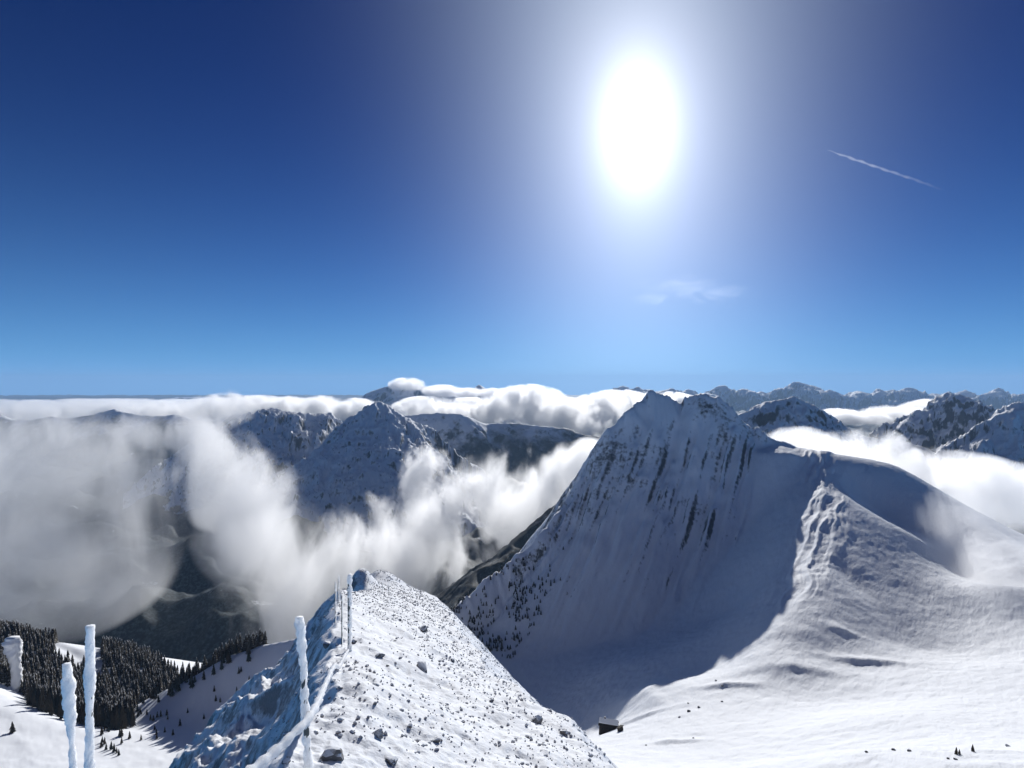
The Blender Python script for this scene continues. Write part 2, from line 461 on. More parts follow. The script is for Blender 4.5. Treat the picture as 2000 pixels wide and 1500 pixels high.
def mountain(name, label, crest, ribs, px0, px1, y0, y1, nu, nv, mat, slope_n=0.75, slope_f=0.8, amp=40.0, lam=180.0, conc=0.0, seed=0, warp=0.12, side_slope=1.1, steep=0.0):
    X, Y = wedge(px0, px1, nu, y0, y1, nv)
    wx = lam * warp * 2 * fbm(X / lam, Y / lam, 4, seed + 1); wy = lam * warp * 2 * fbm(X / lam, Y / lam, 4, seed + 2)
    def prof(d, s, c):
        nearp = slope_n * d + steep * (1 - np.exp(-d / (steep * 0.9 + 1e-6))) if steep else slope_n * d
        k = sstep(0.35, 0.9, c)
        return nearp * k + np.where(c < -0.35, slope_f, side_slope) * d * (1 - k)
    z, S, D = ridge(X + wx, Y + wy, P(*crest), prof, y0 * math.log(y1 / y0) / nv * 2.0)
    for r_ in ribs:
        zz, _, _ = ridge(X + wx, Y + wy, P(*r_), lambda d, s, c: np.maximum(slope_n * 1.15, 0.9) * d, y0 * math.log(y1 / y0) / nv * 2.0)
        z = smax(z, zz, amp * 0.25)
    ad = np.abs(D)
    g = ridged(S / lam + 0.3 * fbm(X / lam, Y / lam, 3, seed + 3), ad / (lam * 3.2), 5, seed + 4) - 0.5
    z = z + amp * g * sstep(0, lam * 0.7, ad) + amp * 0.45 * (ridged(X / (lam * 0.4), Y / (lam * 0.4), 5, seed + 5) - 0.5) * (0.25 + 0.75 * sstep(0, lam * 0.4, ad))
    z = z + amp * 0.08 * fbm(X / (lam * 0.06), Y / (lam * 0.06), 3, seed + 6)
    o = grid_mesh(name, X, Y, np.maximum(z, -850.0), mat)
    tag(o, label, None, None, 'structure')
    return o

mat_rocky = terrain_mat("rocky_snow_peak", 0.014, 0.50, 0.12, amp=0.34, fine=0.35, patch=0.5, stretch=(1.6, 1.0, 0.6), rot=0.0, bump=0.6, bump_scale=8.0, forest=(-560, -440, FOREST, 0.008))
mat_dark = terrain_mat("shaded_forest_ridge", 0.012, 0.64, 0.10, amp=0.38, bump=0.5, bump_scale=8.0, forest=(-380, -200, FOREST, 0.006), rock=((0.04, 0.045, 0.05), (0.10, 0.10, 0.105)))
mat_far = terrain_mat("far_range_snow", 0.0015, 0.66, 0.12, amp=0.35, rock=((0.05, 0.055, 0.06), (0.12, 0.12, 0.12)))

mountain("mountain", "pointed snowy rock pyramid rising from the clouds left of centre",
         [(560, 990, 2380), (600, 925, 2430), (650, 865, 2470), (690, 815, 2490), (730, 785, 2500), (755, 790, 2510), (790, 815, 2530), (830, 870, 2560), (880, 960, 2600), (930, 1060, 2600)],
         [[(740, 786, 2500), (770, 870, 2380), (830, 960, 2220)], [(690, 815, 2490), (690, 900, 2350), (720, 990, 2200)]],
         480, 1020, 1500, 3300, 380, 320, mat_rocky, 0.62, 0.8, 60, 140, seed=200)
mountain("mountain", "broad rounded snowy peak streaked with rock, left of the pyramid",
         [(330, 1000, 2750), (400, 900, 2850), (445, 850, 2900), (470, 818, 2900), (530, 799, 2900), (575, 806, 2930), (640, 808, 3000), (665, 840, 3020), (720, 930, 3050)],
         [[(530, 799, 2900), (545, 880, 2740), (560, 980, 2550)], [(470, 818, 2900), (480, 900, 2750), (470, 1000, 2550)], [(640, 808, 3000), (610, 880, 2850)]],
         240, 800, 1900, 3700, 400, 320, mat_rocky, 0.52, 0.8, 80, 125, seed=230)
mountain("mountain", "long dark shaded ridge behind the central clouds",
         [(700, 840, 3700), (790, 812, 3800), (850, 806, 3800), (900, 808, 3800), (950, 828, 3850), (1000, 826, 3900), (1060, 832, 3900), (1110, 838, 3950), (1140, 850, 4000), (1260, 862, 4100), (1420, 850, 4200)],
         [[(950, 828, 3850), (980, 900, 3650), (1010, 960, 3450)], [(850, 806, 3800), (880, 900, 3600)]],
         600, 1500, 2700, 4900, 340, 200, mat_dark, 0.85, 0.8, 60, 260, seed=260)
mountain("mountain", "distant snow peak wearing a cap of cloud",
         [(560, 830, 9200), (680, 793, 9000), (740, 760, 9000), (790, 744, 9000), (822, 752, 9050), (860, 772, 9200), (905, 770, 9400), (935, 752, 9500), (960, 766, 9500), (1010, 772, 9500), (1080, 782, 9500)],
         [[(790, 744, 9000), (830, 800, 8500)], [(740, 760, 9000), (700, 810, 8600)]],
         480, 1200, 7000, 11500, 300, 160, mat_far, 0.6, 0.7, 150, 360, seed=290)
mountain("mountain", "dark rounded hill behind the right shoulder of the big mountain",
         [(1380, 850, 2300), (1440, 812, 2300), (1490, 785, 2300), (1520, 782, 2310), (1548, 776, 2320), (1580, 784, 2330), (1615, 808, 2350), (1650, 835, 2400), (1700, 856, 2450), (1760, 862, 2500), (1830, 880, 2550)],
         [[(1548, 776, 2320), (1560, 850, 2180)], [(1700, 856, 2450), (1700, 910, 2300)]],
         1300, 1960, 1500, 3100, 300, 220, mat_dark, 0.8, 0.8, 55, 110, seed=320)
mountain("mountain", "dark twin topped peak right of the cloud gap",
         [(1690, 880, 2950), (1745, 845, 3000), (1790, 803, 3000), (1822, 800, 3000), (1838, 778, 3010), (1852, 769, 3010), (1880, 771, 3020), (1905, 785, 3040), (1930, 804, 3060), (1970, 840, 3100), (2030, 880, 3100), (2150, 900, 3100)],
         [[(1852, 769, 3010), (1830, 830, 2880), (1835, 890, 2700)], [(1790, 803, 3000), (1760, 870, 2800)]],
         1600, 2300, 2000, 3900, 300, 220, mat_dark, 0.85, 0.85, 85, 130, seed=350)
mountain("mountain", "rocky peak at the right edge with a sunlit snow flank",
         [(1840, 1000, 2250), (1890, 915, 2300), (1930, 850, 2350), (1965, 806, 2380), (1988, 788, 2400), (2010, 795, 2410), (2060, 810, 2420), (2150, 850, 2450), (2300, 900, 2450)],
         [[(1988, 788, 2400), (1995, 870, 2280), (2020, 950, 2150)], [(1930, 850, 2350), (1900, 920, 2200)]],
         1740, 2400, 1600, 3100, 260, 220, mat_rocky, 0.85, 0.8, 65, 120, seed=380)
pts = []
for i, px in enumerate(range(1180, 2500, 11)):
    pts.append((px, 768 + 8 * math.sin(i * 1.7) * math.sin(i * 0.37) + 9 * random.uniform(-1, 1) - (14 if 1550 < px < 1600 else 0), 15000 + 500 * math.sin(i * 0.9)))
mountain("mountain", "jagged far range along the right horizon", pts, [], 1150, 2300, 11500, 20000, 640, 200, mat_far, 0.8, 0.9, 300, 430, seed=410, side_slope=0.8)
pts = [(px, 812 + 8 * math.sin(px * 0.02) + 6 * math.sin(px * 0.05), 5200) for px in range(-500, 520, 40)]
mountain("mountain", "dim blue rocky range behind the left clouds", pts, [], -500, 560, 3600, 6500, 380, 200, mat_dark, 0.7, 0.7, 110, 320, seed=440)
pts = [(px, 782 + 5 * math.sin(px * 0.03) + 4 * math.sin(px * 0.011), 26000) for px in range(-800, 1300, 60)]
mountain("mountain", "lowest far range on the left horizon", pts, [], -800, 1250, 20000, 34000, 300, 100, mat_far, 0.4, 0.5, 260, 1500, seed=470)
# dark forested spurs in the gap left of the big mountain
mountain("mountain", "dark forested spur with a thin snow crest below the clouds",
         [(800, 1300, 760), (870, 1200, 820), (930, 1130, 900), (960, 1105, 930), (1010, 1062, 1000), (1090, 990, 1120), (1180, 930, 1250)], [],
         700, 1350, 600, 1700, 260, 200, terrain_mat("spur_forest", 0.02, 0.62, 0.1, amp=0.3, forest=(-210, -150, FOREST, 0.02)), 0.7, 0.8, 16, 90, seed=500)
# ------------------------------------------------------------------ objects
def link_mesh(name, bm, mat, parent=None, smooth=True):
    me = bpy.data.meshes.new(name); bm.to_mesh(me); bm.free()
    if smooth:
        for p in me.polygons: p.use_smooth = True
    me.materials.append(mat)
    o = bpy.data.objects.new(name, me); col.objects.link(o)
    if parent: o.parent = parent
    return o

def empty(name, loc, label, cat, group=None):
    o = bpy.data.objects.new(name, None); col.objects.link(o); o.location = loc; o.empty_display_size = 0.3
    return tag(o, label, cat, group)

def near_z(x, y): return float(near_height(np.array([x], float), np.array([y], float))[0])
def cirq_z(x, y): return float(cirque_height(np.array([x], float), np.array([y], float))[0])
def slope_z(x, y): return float(slope_height(np.array([x], float), np.array([y], float))[0])

def simple_mat(name, color, rough=0.7, nscale=0, c2=None, bump=0.0, bdist=0.01):
    m, nt, b_ = new_mat(name)
    b_.inputs['Roughness'].default_value = rough; b_.inputs['Specular IOR Level'].default_value = 0.25
    if nscale:
        n = noise(nt, nscale, 6, 0.65)
        nt.links.new(mixc(nt, n, color, c2 or color), b_.inputs['Base Color'])
        if bump:
            bp = N(nt, 'ShaderNodeBump'); bp.inputs['Strength'].default_value = bump; bp.inputs['Distance'].default_value = bdist
            nt.links.new(n, bp.inputs['Height']); nt.links.new(bp.outputs[0], b_.inputs['Normal'])
    else:
        b_.inputs['Base Color'].default_value = (*color, 1)
    return m

def snowcap_mat(name, c1, c2, nscale, at=0.62, width=0.15, snow=SNOW):
    m, nt, b_ = new_mat(name)
    g = N(nt, 'ShaderNodeNewGeometry'); sp = N(nt, 'ShaderNodeSeparateXYZ'); nt.links.new(g.outputs['Normal'], sp.inputs[0])
    n = noise(nt, nscale, 5, 0.65)
    k = mathn(nt, 'ADD', sp.outputs[2], mathn(nt, 'MULTIPLY', mathn(nt, 'SUBTRACT', n, 0.5), 0.9))
    mr = N(nt, 'ShaderNodeMapRange', interpolation_type='SMOOTHSTEP')
    mr.inputs[1].default_value = at - width; mr.inputs[2].default_value = at + width; nt.links.new(k, mr.inputs[0])
    nt.links.new(mixc(nt, mr.outputs[0], mixc(nt, n, c1, c2), snow), b_.inputs['Base Color'])
    b_.inputs['Roughness'].default_value = 0.8; b_.inputs['Specular IOR Level'].default_value = 0.15
    return m

mat_rime = simple_mat("rime_ice", (0.95, 0.955, 0.96), 0.6, 60.0, (0.86, 0.885, 0.915), 0.9, 0.02)
_b = mat_rime.node_tree.nodes['Principled BSDF']     # loose ice crystals let the low sun shine through
_b.inputs['Subsurface Weight'].default_value = 1.0; _b.inputs['Subsurface Radius'].default_value = (1.0, 1.0, 1.0); _b.inputs['Subsurface Scale'].default_value = 0.2
mat_pole = simple_mat("weathered_steel", (0.07, 0.085, 0.08), 0.55, 30.0, (0.14, 0.15, 0.14))
mat_stone = snowcap_mat("frosted_stone", (0.16, 0.145, 0.15), (0.42, 0.39, 0.39), 20.0, 0.48, 0.3)
mat_boulder = snowcap_mat("dark_boulder", (0.08, 0.08, 0.082), (0.24, 0.23, 0.225), 6.0, 0.62, 0.22)
mat_bowlrock = snowcap_mat("dark_outcrop", (0.03, 0.032, 0.035), (0.08, 0.08, 0.08), 0.8, 0.85, 0.12)
mat_fir = snowcap_mat("fir_needles", (0.022, 0.019, 0.014), (0.085, 0.070, 0.048), 0.45, 0.86, 0.22)
mat_firs = snowcap_mat("snowy_fir_needles", (0.014, 0.020, 0.018), (0.04, 0.045, 0.04), 0.6, 0.62, 0.2)
mat_bark = simple_mat("fir_bark", (0.035, 0.026, 0.02), 0.9, 3.0, (0.07, 0.055, 0.04))

# -- posts
def tube_bm(path, radii, sides=14, rough=0.0, seed=0, flat=1.0, freq=9.0):
    bm = bmesh.new(); rings = []
    pts = [Vector(p) for p in path]
    rnd = np.random.default_rng(seed)
    ph = rnd.uniform(0, 100, 3)
    s = 0.0
    for i, p in enumerate(pts):
        t = (pts[min(i + 1, len(pts) - 1)] - pts[max(i - 1, 0)]).normalized()
        if i: s += (p - pts[i - 1]).length
        u = t.cross(Vector((0, 1, 0.001))); u.normalize(); v = t.cross(u)
        ring = []
        for q in range(sides):
            a_ = 2 * math.pi * q / sides
            k = 1.0
            if rough:
                k += rough * float(fbm(np.array([math.cos(a_) * 1.3 + ph[0] + s * freq]), np.array([math.sin(a_) * 1.3 + ph[1] + s * freq * 0.6]), 4, seed)[0]) * 2.2
            ring.append(bm.verts.new(p + (u * math.cos(a_) + v * math.sin(a_) * flat) * radii[i] * k))
        rings.append(ring)
    for a_, b_ in zip(rings[:-1], rings[1:]):
        for q in range(sides): bm.faces.new((a_[q], a_[(q + 1) % sides], b_[(q + 1) % sides], b_[q]))
    bm.faces.new(rings[0][::-1]); bm.faces.new(rings[-1])
    bmesh.ops.recalc_face_normals(bm, faces=bm.faces)
    return bm

def post(label, top, base, r_pole, r_rime, cap, seed, name="frosted_post", bare=False, thin=1.0):
    """top, base: world points; rime grows thicker towards the cap"""
    top = Vector(top); base = Vector(base)
    L = (top - base).length
    e = empty(name, base, label, 'post', 'rime covered posts along the summit ridge')
    ax = top - base
    link_mesh("pole", tube_bm([ax * t - Vector((0, 0, 0.15 if t == 0 else 0)) for t in np.linspace(0, 0.985, 12)], [r_pole] * 12, 12), mat_pole, e)
    n = max(20, int(L / 0.016)); path = []; rad = []
    rnd = random.Random(seed)
    w1, w2 = rnd.uniform(0, 6), rnd.uniform(0, 6)
    t0 = 0.0 if not bare else 0.0
    for i in range(n + 1):
        t = i / n
        side = Vector((math.sin(t * 9 + w1) * 0.10, math.cos(t * 7 + w2) * 0.06, 0)) * r_rime
        if bare: side = side + Vector((r_pole * 0.55, 0.0, 0))
        path.append(ax * t * 1.004 + side)
        k = 0.82 + 0.20 * math.sin(t * 31 + w1) * math.sin(t * 13 + w2) + 0.10 * math.sin(t * 67 + w2)
        if t > 0.82: k += cap * math.sin((t - 0.82) / 0.18 * math.pi * 0.62)
        if t > 0.97: k *= 0.75
        k *= thin + (1 - thin) * float(sstep(0.45, 0.85, np.array(t)))
        rad.append(r_rime * k)
    link_mesh("rime_coat", tube_bm(path, rad, 22, 0.34, seed, freq=20.0), mat_rime, e)
    return e

def ground_post(label, px, py_top, Y, r_pole, r_rime, cap, seed, lean=0.0, bare=False, Yt=None):
    x = (px - 1000) / F * Y
    z = near_z(x, Y)
    return post(label, W(px + lean, py_top, Y), (x, Y, z - 0.05), r_pole, r_rime, cap, seed, bare=bare)

ground_post("thick rime covered post holding the frosted rope at the ridge edge", 604, 1206, 5.4, 0.022, 0.036, 0.30, 3, lean=-18)
ground_post("tallest white rime covered post in the lower left corner", 176, 1226, 4.0, 0.014, 0.026, 0.30, 5, lean=0)
# leaning stake beside it
lx, ly, lz = W(172, 1500, 4.15)
post("short leaning rime covered stake left of the tall corner post", W(131, 1300, 4.15), (lx + 0.03, ly, near_z(lx + 0.03, ly)), 0.007, 0.024, 0.55, 8, thin=0.5)
ground_post("thicker of the slim dark poles halfway along the ridge", 682, 1122, 11.6, 0.026, 0.040, 0.25, 11, bare=True)
ground_post("short thin dark stake just left of the thicker slim pole", 668, 1162, 11.9, 0.012, 0.014, 0.2, 12, bare=True)
ground_post("thin dark stake above the shaded edge of the ridge", 655, 1136, 16.5, 0.014, 0.018, 0.2, 13, bare=True)
ground_post("slim stake farther along, behind the shaded ridge edge", 661, 1124, 23.0, 0.016, 0.022, 0.2, 14, bare=True)
ground_post("tiny stake before the shaded knobs at the ridge end, left one", 726, 1146, 31.0, 0.014, 0.022, 0.2, 15, bare=True)
ground_post("tiny stake at the foot of the right knob, middle one", 747, 1138, 32.0, 0.014, 0.022, 0.2, 16, bare=True)
ground_post("tiny stake right of the knobs at the ridge end", 760, 1137, 33.0, 0.014, 0.022, 0.2, 17, bare=True)

# -- rope crusted with rime
ctrl = [Vector(W(300, 1660, 3.5)), Vector(W(420, 1555, 4.0)), Vector(W(520, 1482, 4.6)), Vector(W(604, 1400, 5.38)), Vector(W(632, 1345, 6.9)), Vector(W(652, 1302, 8.6))]
for (px, Yd) in ((662, 9.6), (672, 10.6), (680, 11.5)):
    x = (px - 1000) / F * Yd; ctrl.append(Vector((x, Yd, near_z(x, Yd) + 0.03)))
path = []
for i in range(len(ctrl) - 1):
    p0 = ctrl[max(i - 1, 0)]; p1 = ctrl[i]; p2 = ctrl[i + 1]; p3 = ctrl[min(i + 2, len(ctrl) - 1)]
    for k in range(14):
        t = k / 14.0
        path.append(0.5 * ((2 * p1) + (p2 - p0) * t + (2 * p0 - 5 * p1 + 4 * p2 - p3) * t * t + (3 * p1 - p0 - 3 * p2 + p3) * t ** 3))
path.append(ctrl[-1])
rope = empty("rope", path[-1], "frosted rope slung from the thick post down to the snow", 'rope')
off = [p - path[-1] for p in path]
link_mesh("cord", tube_bm(off, [0.012] * len(off), 8), mat_pole, rope)
link_mesh("rime_coat", tube_bm(off, [0.040 * (1.0 - 0.35 * i / len(off)) * (0.9 + 0.2 * math.sin(i * 1.7)) for i in range(len(off))], 14, 0.22, 77, flat=1.0), mat_rime, rope)

# -- rocks on the ridge
def rock_bm(size, seed, sub=2, squash=(1, 1, 0.7), jag=0.35):
    bm = bmesh.new(); bmesh.ops.create_icosphere(bm, subdivisions=sub, radius=1.0)
    co = np.array([v.co[:] for v in bm.verts])
    n = fbm(co[:, 0] * 1.2 + seed, co[:, 1] * 1.2 + co[:, 2] * 1.7 + seed * 0.37, 3, seed) * jag * 1.6
    # chop with a few planes to get facets
    rnd = np.random.default_rng(seed)
    f = 1 + n
    P_ = co * f[:, None]
    for k in range(11):
        d = rnd.normal(size=3); d /= np.linalg.norm(d); h = rnd.uniform(0.5, 0.9)
        over = np.maximum(P_ @ d - h, 0); P_ = P_ - over[:, None] * d * 0.92
    for v, p in zip(bm.verts, P_): v.co = Vector((p[0] * size * squash[0], p[1] * size * squash[1], p[2] * size * squash[2]))
    return bm

def place_rock(label, px, py, size_px, seed, zf, ylo, yhi, squash=(1, 1, 0.75), mat=None, name="boulder", group='rocks poking out of the ridge snow', sub=3, up=0.12):
    """slide along the sight line until it meets the ground"""
    ys = np.geomspace(ylo, yhi, 900); xs = (px - 1000) / F * ys; zs = (750 - py) / F * ys
    g = zf(xs, ys); hit = np.where(zs <= g)[0]
    i = hit[0] if len(hit) else 0
    x, y, z = xs[i], ys[i], g[i]; s = size_px * 0.5 / F * y
    o = link_mesh(name, rock_bm(s, seed, sub, squash), mat or mat_boulder, None, smooth=False)
    o.location = (x, y, z + s * up); o.rotation_euler = (random.uniform(-0.3, 0.3), random.uniform(-0.3, 0.3), random.uniform(0, 6))
    return tag(o, label, 'rock', group)

RIDGE_ROCKS = [
    ("round dark boulder standing alone in the upper middle of the ridge", 742, 1283, 24), ("small dark stone just right below the round boulder", 757, 1302, 9),
    ("long grey rock right of the round boulder", 826, 1308, 34), ("pale green rock high on the right side of the ridge", 826, 1232, 30),
    ("big grey rock low in the middle of the ridge", 738, 1438, 32), ("dark rock mass at the bottom edge right of the rope", 650, 1484, 60),
    ("dark rock at the bottom edge below the big grey rock", 762, 1488, 36), ("small rock left of the big grey rock", 688, 1432, 14),
    ("tiny black stone left of the big grey rock", 671, 1430, 8), ("rock right of the big grey rock toward the slope", 800, 1420, 16),
    ("narrow rock low on the right side of the ridge", 852, 1450, 20), ("dark rock on the right edge of the ridge above the hut", 1050, 1412, 26),
    ("second dark rock on the right ridge edge nearer the hut", 1100, 1432, 22), ("small rock in the middle above the big grey rock", 732, 1375, 10),
    ("dark ledge rock below the shaded crest edge by the slim poles", 640, 1264, 22), ("rock beside the foot of the thicker slim pole", 690, 1256, 18),
    ("small stone below the ridge top on the right", 780, 1212, 10), ("stone near the right skyline of the ridge", 884, 1292, 12),
    ("stone on the right flank above the lone edge rocks", 905, 1412, 12), ("flat stone in the right lower flank", 960, 1372, 12),
    ("rock in the bottom right corner of the ridge", 1010, 1480, 14), ("grey stone beside the frosted rope", 664, 1345, 14),
    ("stone under the rope near the thick post", 618, 1432, 14), ("stone at the bottom beneath the leaning rope", 560, 1490, 20),
]
for i, (lab, px, py, sz) in enumerate(RIDGE_ROCKS):
    place_rock(lab, px, py, sz * 0.85, 300 + i, near_height, 4.0, 60.0, squash=(1.15, 0.9, 0.6 + 0.2 * (i % 3)))

def joined(name, verts, faces, mat, label, kind='stuff', smooth=False):
    me = bpy.data.meshes.new(name)
    me.from_pydata(verts, [], faces) if isinstance(verts, list) else None
    if not isinstance(verts, list):
        V = verts; Fc = faces
        me.vertices.add(len(V)); me.vertices.foreach_set('co', V.ravel().astype(np.float32))
        me.loops.add(Fc.size); me.loops.foreach_set('vertex_index', Fc.ravel().astype(np.int32))
        me.polygons.add(len(Fc)); me.polygons.foreach_set('loop_start', np.arange(0, Fc.size, 3, dtype=np.int32))
        me.update(calc_edges=True)
    me.materials.append(mat)
    o = bpy.data.objects.new(name, me); col.objects.link(o)
    o['kind'] = kind; o['label'] = label
    return o

def ico(sub=1):
    bm = bmesh.new(); bmesh.ops.create_icosphere(bm, subdivisions=sub, radius=1.0); bmesh.ops.triangulate(bm, faces=bm.faces)
    bm.verts.ensure_lookup_table()
    V = np.array([v.co[:] for v in bm.verts]); T = np.array([[v.index for v in f.verts] for f in bm.faces]); bm.free()
    return V, T
IV, IT = ico(1)

def scatter(V, T, xyz, scale3, rot, jitter=0.0):
    n = len(xyz); k = len(V)
    P_ = np.repeat(V[None], n, 0) * scale3[:, None, :]
    if jitter: P_ = P_ * (1 + RNG.normal(0, jitter, (n, k, 1)))
    c, s = np.cos(rot)[:, None], np.sin(rot)[:, None]
    x = P_[:, :, 0] * c - P_[:, :, 1] * s; y = P_[:, :, 0] * s + P_[:, :, 1] * c
    P_ = np.stack([x, y, P_[:, :, 2]], -1) + xyz[:, None, :]
    TT = (T[None] + (np.arange(n) * k)[:, None, None]).reshape(-1, 3)
    return P_.reshape(-1, 3), TT

# small stones strewn over the ridge
n = 22000
yy = 4.2 + 46 * RNG.random(n) ** 1.25
xc = np.interp(yy, RY, RX)
dd = -1.0 + RNG.random(n) * 8.5
xx = xc + dd
clump = fbm(xx * 0.9, yy * 0.9, 3, 601) + RNG.random(n) * 0.55
keep = (clump > 0.14) & ~((dd < 2.0) & (yy > 10.5) & (yy < 20) & (RNG.random(n) < 0.8))
xx, yy = xx[keep], yy[keep]; n = len(xx)
zz = near_height(xx, yy)
sz = 0.006 + 0.022 * RNG.random(n) ** 5 + 0.00045 * yy
sc3 = np.stack([sz * RNG.uniform(0.7, 1.3, n), sz * RNG.uniform(0.7, 1.3, n), sz * RNG.uniform(0.6, 1.5, n)], 1)
V, T = scatter(IV, IT, np.stack([xx, yy, zz + sz * 0.25], 1), sc3, RNG.random(n) * 6.3, 0.16)
joined("stones", V, T, mat_stone, "countless small frosted stones strewn over the ridge snow")

# -- bowl: rocks, hut
BOWL = [("darkest boulder of the small group in the snow bowl", 1345, 1390, 12), ("lowest boulder of the small group in the snow bowl", 1327, 1402, 8),
        ("right boulder of the small group in the snow bowl", 1365, 1382, 9), ("boulder high on the bowl below the shadow edge", 1398, 1330, 8),
        ("small boulder right below the one under the shadow edge", 1411, 1340, 7), ("lone boulder by the snow rib foot in the bowl", 1410, 1371, 8),
        ("small boulder above the dark bowl boulders", 1344, 1375, 6), ("dark boulder at the end of the snow ledge", 1354, 1442, 7),
        ("small dark stone below the hut", 1262, 1456, 6), ("pale rock mound in the bottom right corner", 1968, 1458, 14),
        ("dark stone on the bottom right snow crest, leftmost", 1692, 1470, 10), ("dark stone on the bottom right snow crest, middle", 1745, 1466, 11), ("dark stone on the bottom right snow crest, right", 1776, 1468, 12),
        ("stone below the small firs at the bottom right", 1866, 1484, 12), ("flat stone left below the small firs", 1852, 1483, 9)]
for i, (lab, px, py, sz) in enumerate(BOWL):
    place_rock(lab, px, py, sz * 0.75, 500 + i, cirque_height, 75.0, 760.0, squash=(1, 0.9, 0.8), mat=mat_bowlrock, group='rocks in the snow bowl', sub=2)

mat_wood = simple_mat("dark_timber", (0.018, 0.014, 0.012), 0.85, 2.0, (0.04, 0.03, 0.026))
mat_snow = simple_mat("roof_snow", SNOW, 0.7, 0.6, (0.78, 0.81, 0.87))
mat_glass = simple_mat("window_glass", (0.02, 0.025, 0.03), 0.1)

def box_bm(x0, x1, y0, y1, z0, z1):
    bm = bmesh.new(); bmesh.ops.create_cube(bm, size=1.0)
    for v in bm.verts: v.co = Vector(((x0, x1)[v.co.x > 0], (y0, y1)[v.co.y > 0], (z0, z1)[v.co.z > 0]))
    return bm

def prism_bm(prof, x0, x1):
    bm = bmesh.new()
    a_ = [bm.verts.new((x0, y, z)) for y, z in prof]; b_ = [bm.verts.new((x1, y, z)) for y, z in prof]
    bm.faces.new(a_[::-1]); bm.faces.new(b_)
    for i in range(len(prof)): bm.faces.new((a_[i], a_[(i + 1) % len(prof)], b_[(i + 1) % len(prof)], b_[i]))
    bmesh.ops.recalc_face_normals(bm, faces=bm.faces)
    return bm

def on_ground(px, py, zf, ylo, yhi):
    ys = np.geomspace(ylo, yhi, 1500); xs = (px - 1000) / F * ys
    g = zf(xs, ys); hit = np.where((750 - py) / F * ys <= g)[0]
    i = hit[0] if len(hit) else -1
    return xs[i], ys[i], g[i]

def hut():
    x, y, z = on_ground(1188, 1427, cirque_height, 150, 600)
    k = y / 350.0
    e = empty("hut", (x, y, z), "dark timber alpine hut standing alone in the snow bowl", 'hut')
    Lh, Dh, Hw, Hr = 4.6 * k, 2.6 * k, 3.6 * k, 5.6 * k
    link_mesh("wall", prism_bm([(-Dh, -1.5), (Dh, -1.5), (Dh, Hw), (0, Hr), (-Dh, Hw)], -Lh, Lh), mat_wood, e, False)
    o1 = 0.45 * k; sl = (Hr - Hw) / Dh
    roof = link_mesh("roof", prism_bm([(-Dh - o1, Hw - sl * o1), (0, Hr + 0.02), (Dh + o1, Hw - sl * o1), (Dh + o1, Hw - sl * o1 + 0.18), (0, Hr + 0.22), (-Dh - o1, Hw - sl * o1 + 0.18)], -Lh - 0.5 * k, Lh + 0.5 * k), mat_wood, e, False)
    link_mesh("snow_layer", prism_bm([(-0.8 * Dh, Hr + 0.26 - sl * 0.8 * Dh), (0, Hr + 0.26), (Dh + o1, Hw - sl * o1 + 0.21), (Dh + o1, Hw - sl * o1 + 0.55), (0, Hr + 0.65), (-0.8 * Dh, Hr + 0.6 - sl * 0.8 * Dh)], -Lh - 0.4 * k, Lh + 0.4 * k), mat_snow, roof, False)
    link_mesh("chimney", box_bm(-Lh * 0.55, -Lh * 0.35, -0.3, 0.4, Hr - 0.5, Hr + 1.3 * k), mat_bowlrock, roof, False)
    d = link_mesh("door", box_bm(-0.5 * k, 0.5 * k, -Dh - 0.07, -Dh + 0.02, 0.1, 2.1 * k), mat_bark, e, False)
    link_mesh("handle", box_bm(0.3 * k, 0.38 * k, -Dh - 0.13, -Dh - 0.072, 1.0 * k, 1.12 * k), mat_pole, d, False)
    for wx in (-2.9, 1.6, 3.2):
        w_ = link_mesh("window", box_bm((wx - 0.5) * k, (wx + 0.5) * k, -Dh - 0.06, -Dh + 0.02, 1.2 * k, 2.3 * k), mat_bark, e, False)
        link_mesh("pane", box_bm((wx - 0.4) * k, (wx + 0.4) * k, -Dh - 0.085, -Dh - 0.063, 1.3 * k, 2.2 * k), mat_glass, w_, False)
    e.rotation_euler = (0, math.radians(3), math.radians(-14))
    x, y, z = on_ground(1212, 1428, cirque_height, 150, 600)
    s = empty("shed", (x, y, z), "small leaning shed just right of the dark hut", 'shed')
    link_mesh("wall", prism_bm([(-0.8, -0.8), (0.8, -0.8), (0.8, 1.7), (-0.8, 2.3)], -1.1, 1.1), mat_wood, s, False)
    link_mesh("roof", prism_bm([(-1.1, 2.44), (1.1, 1.61), (1.1, 1.8), (-1.1, 2.64)], -1.4, 1.4), mat_bark, s, False)
    s.rotation_euler = (0, math.radians(-10), math.radians(38))
hut()

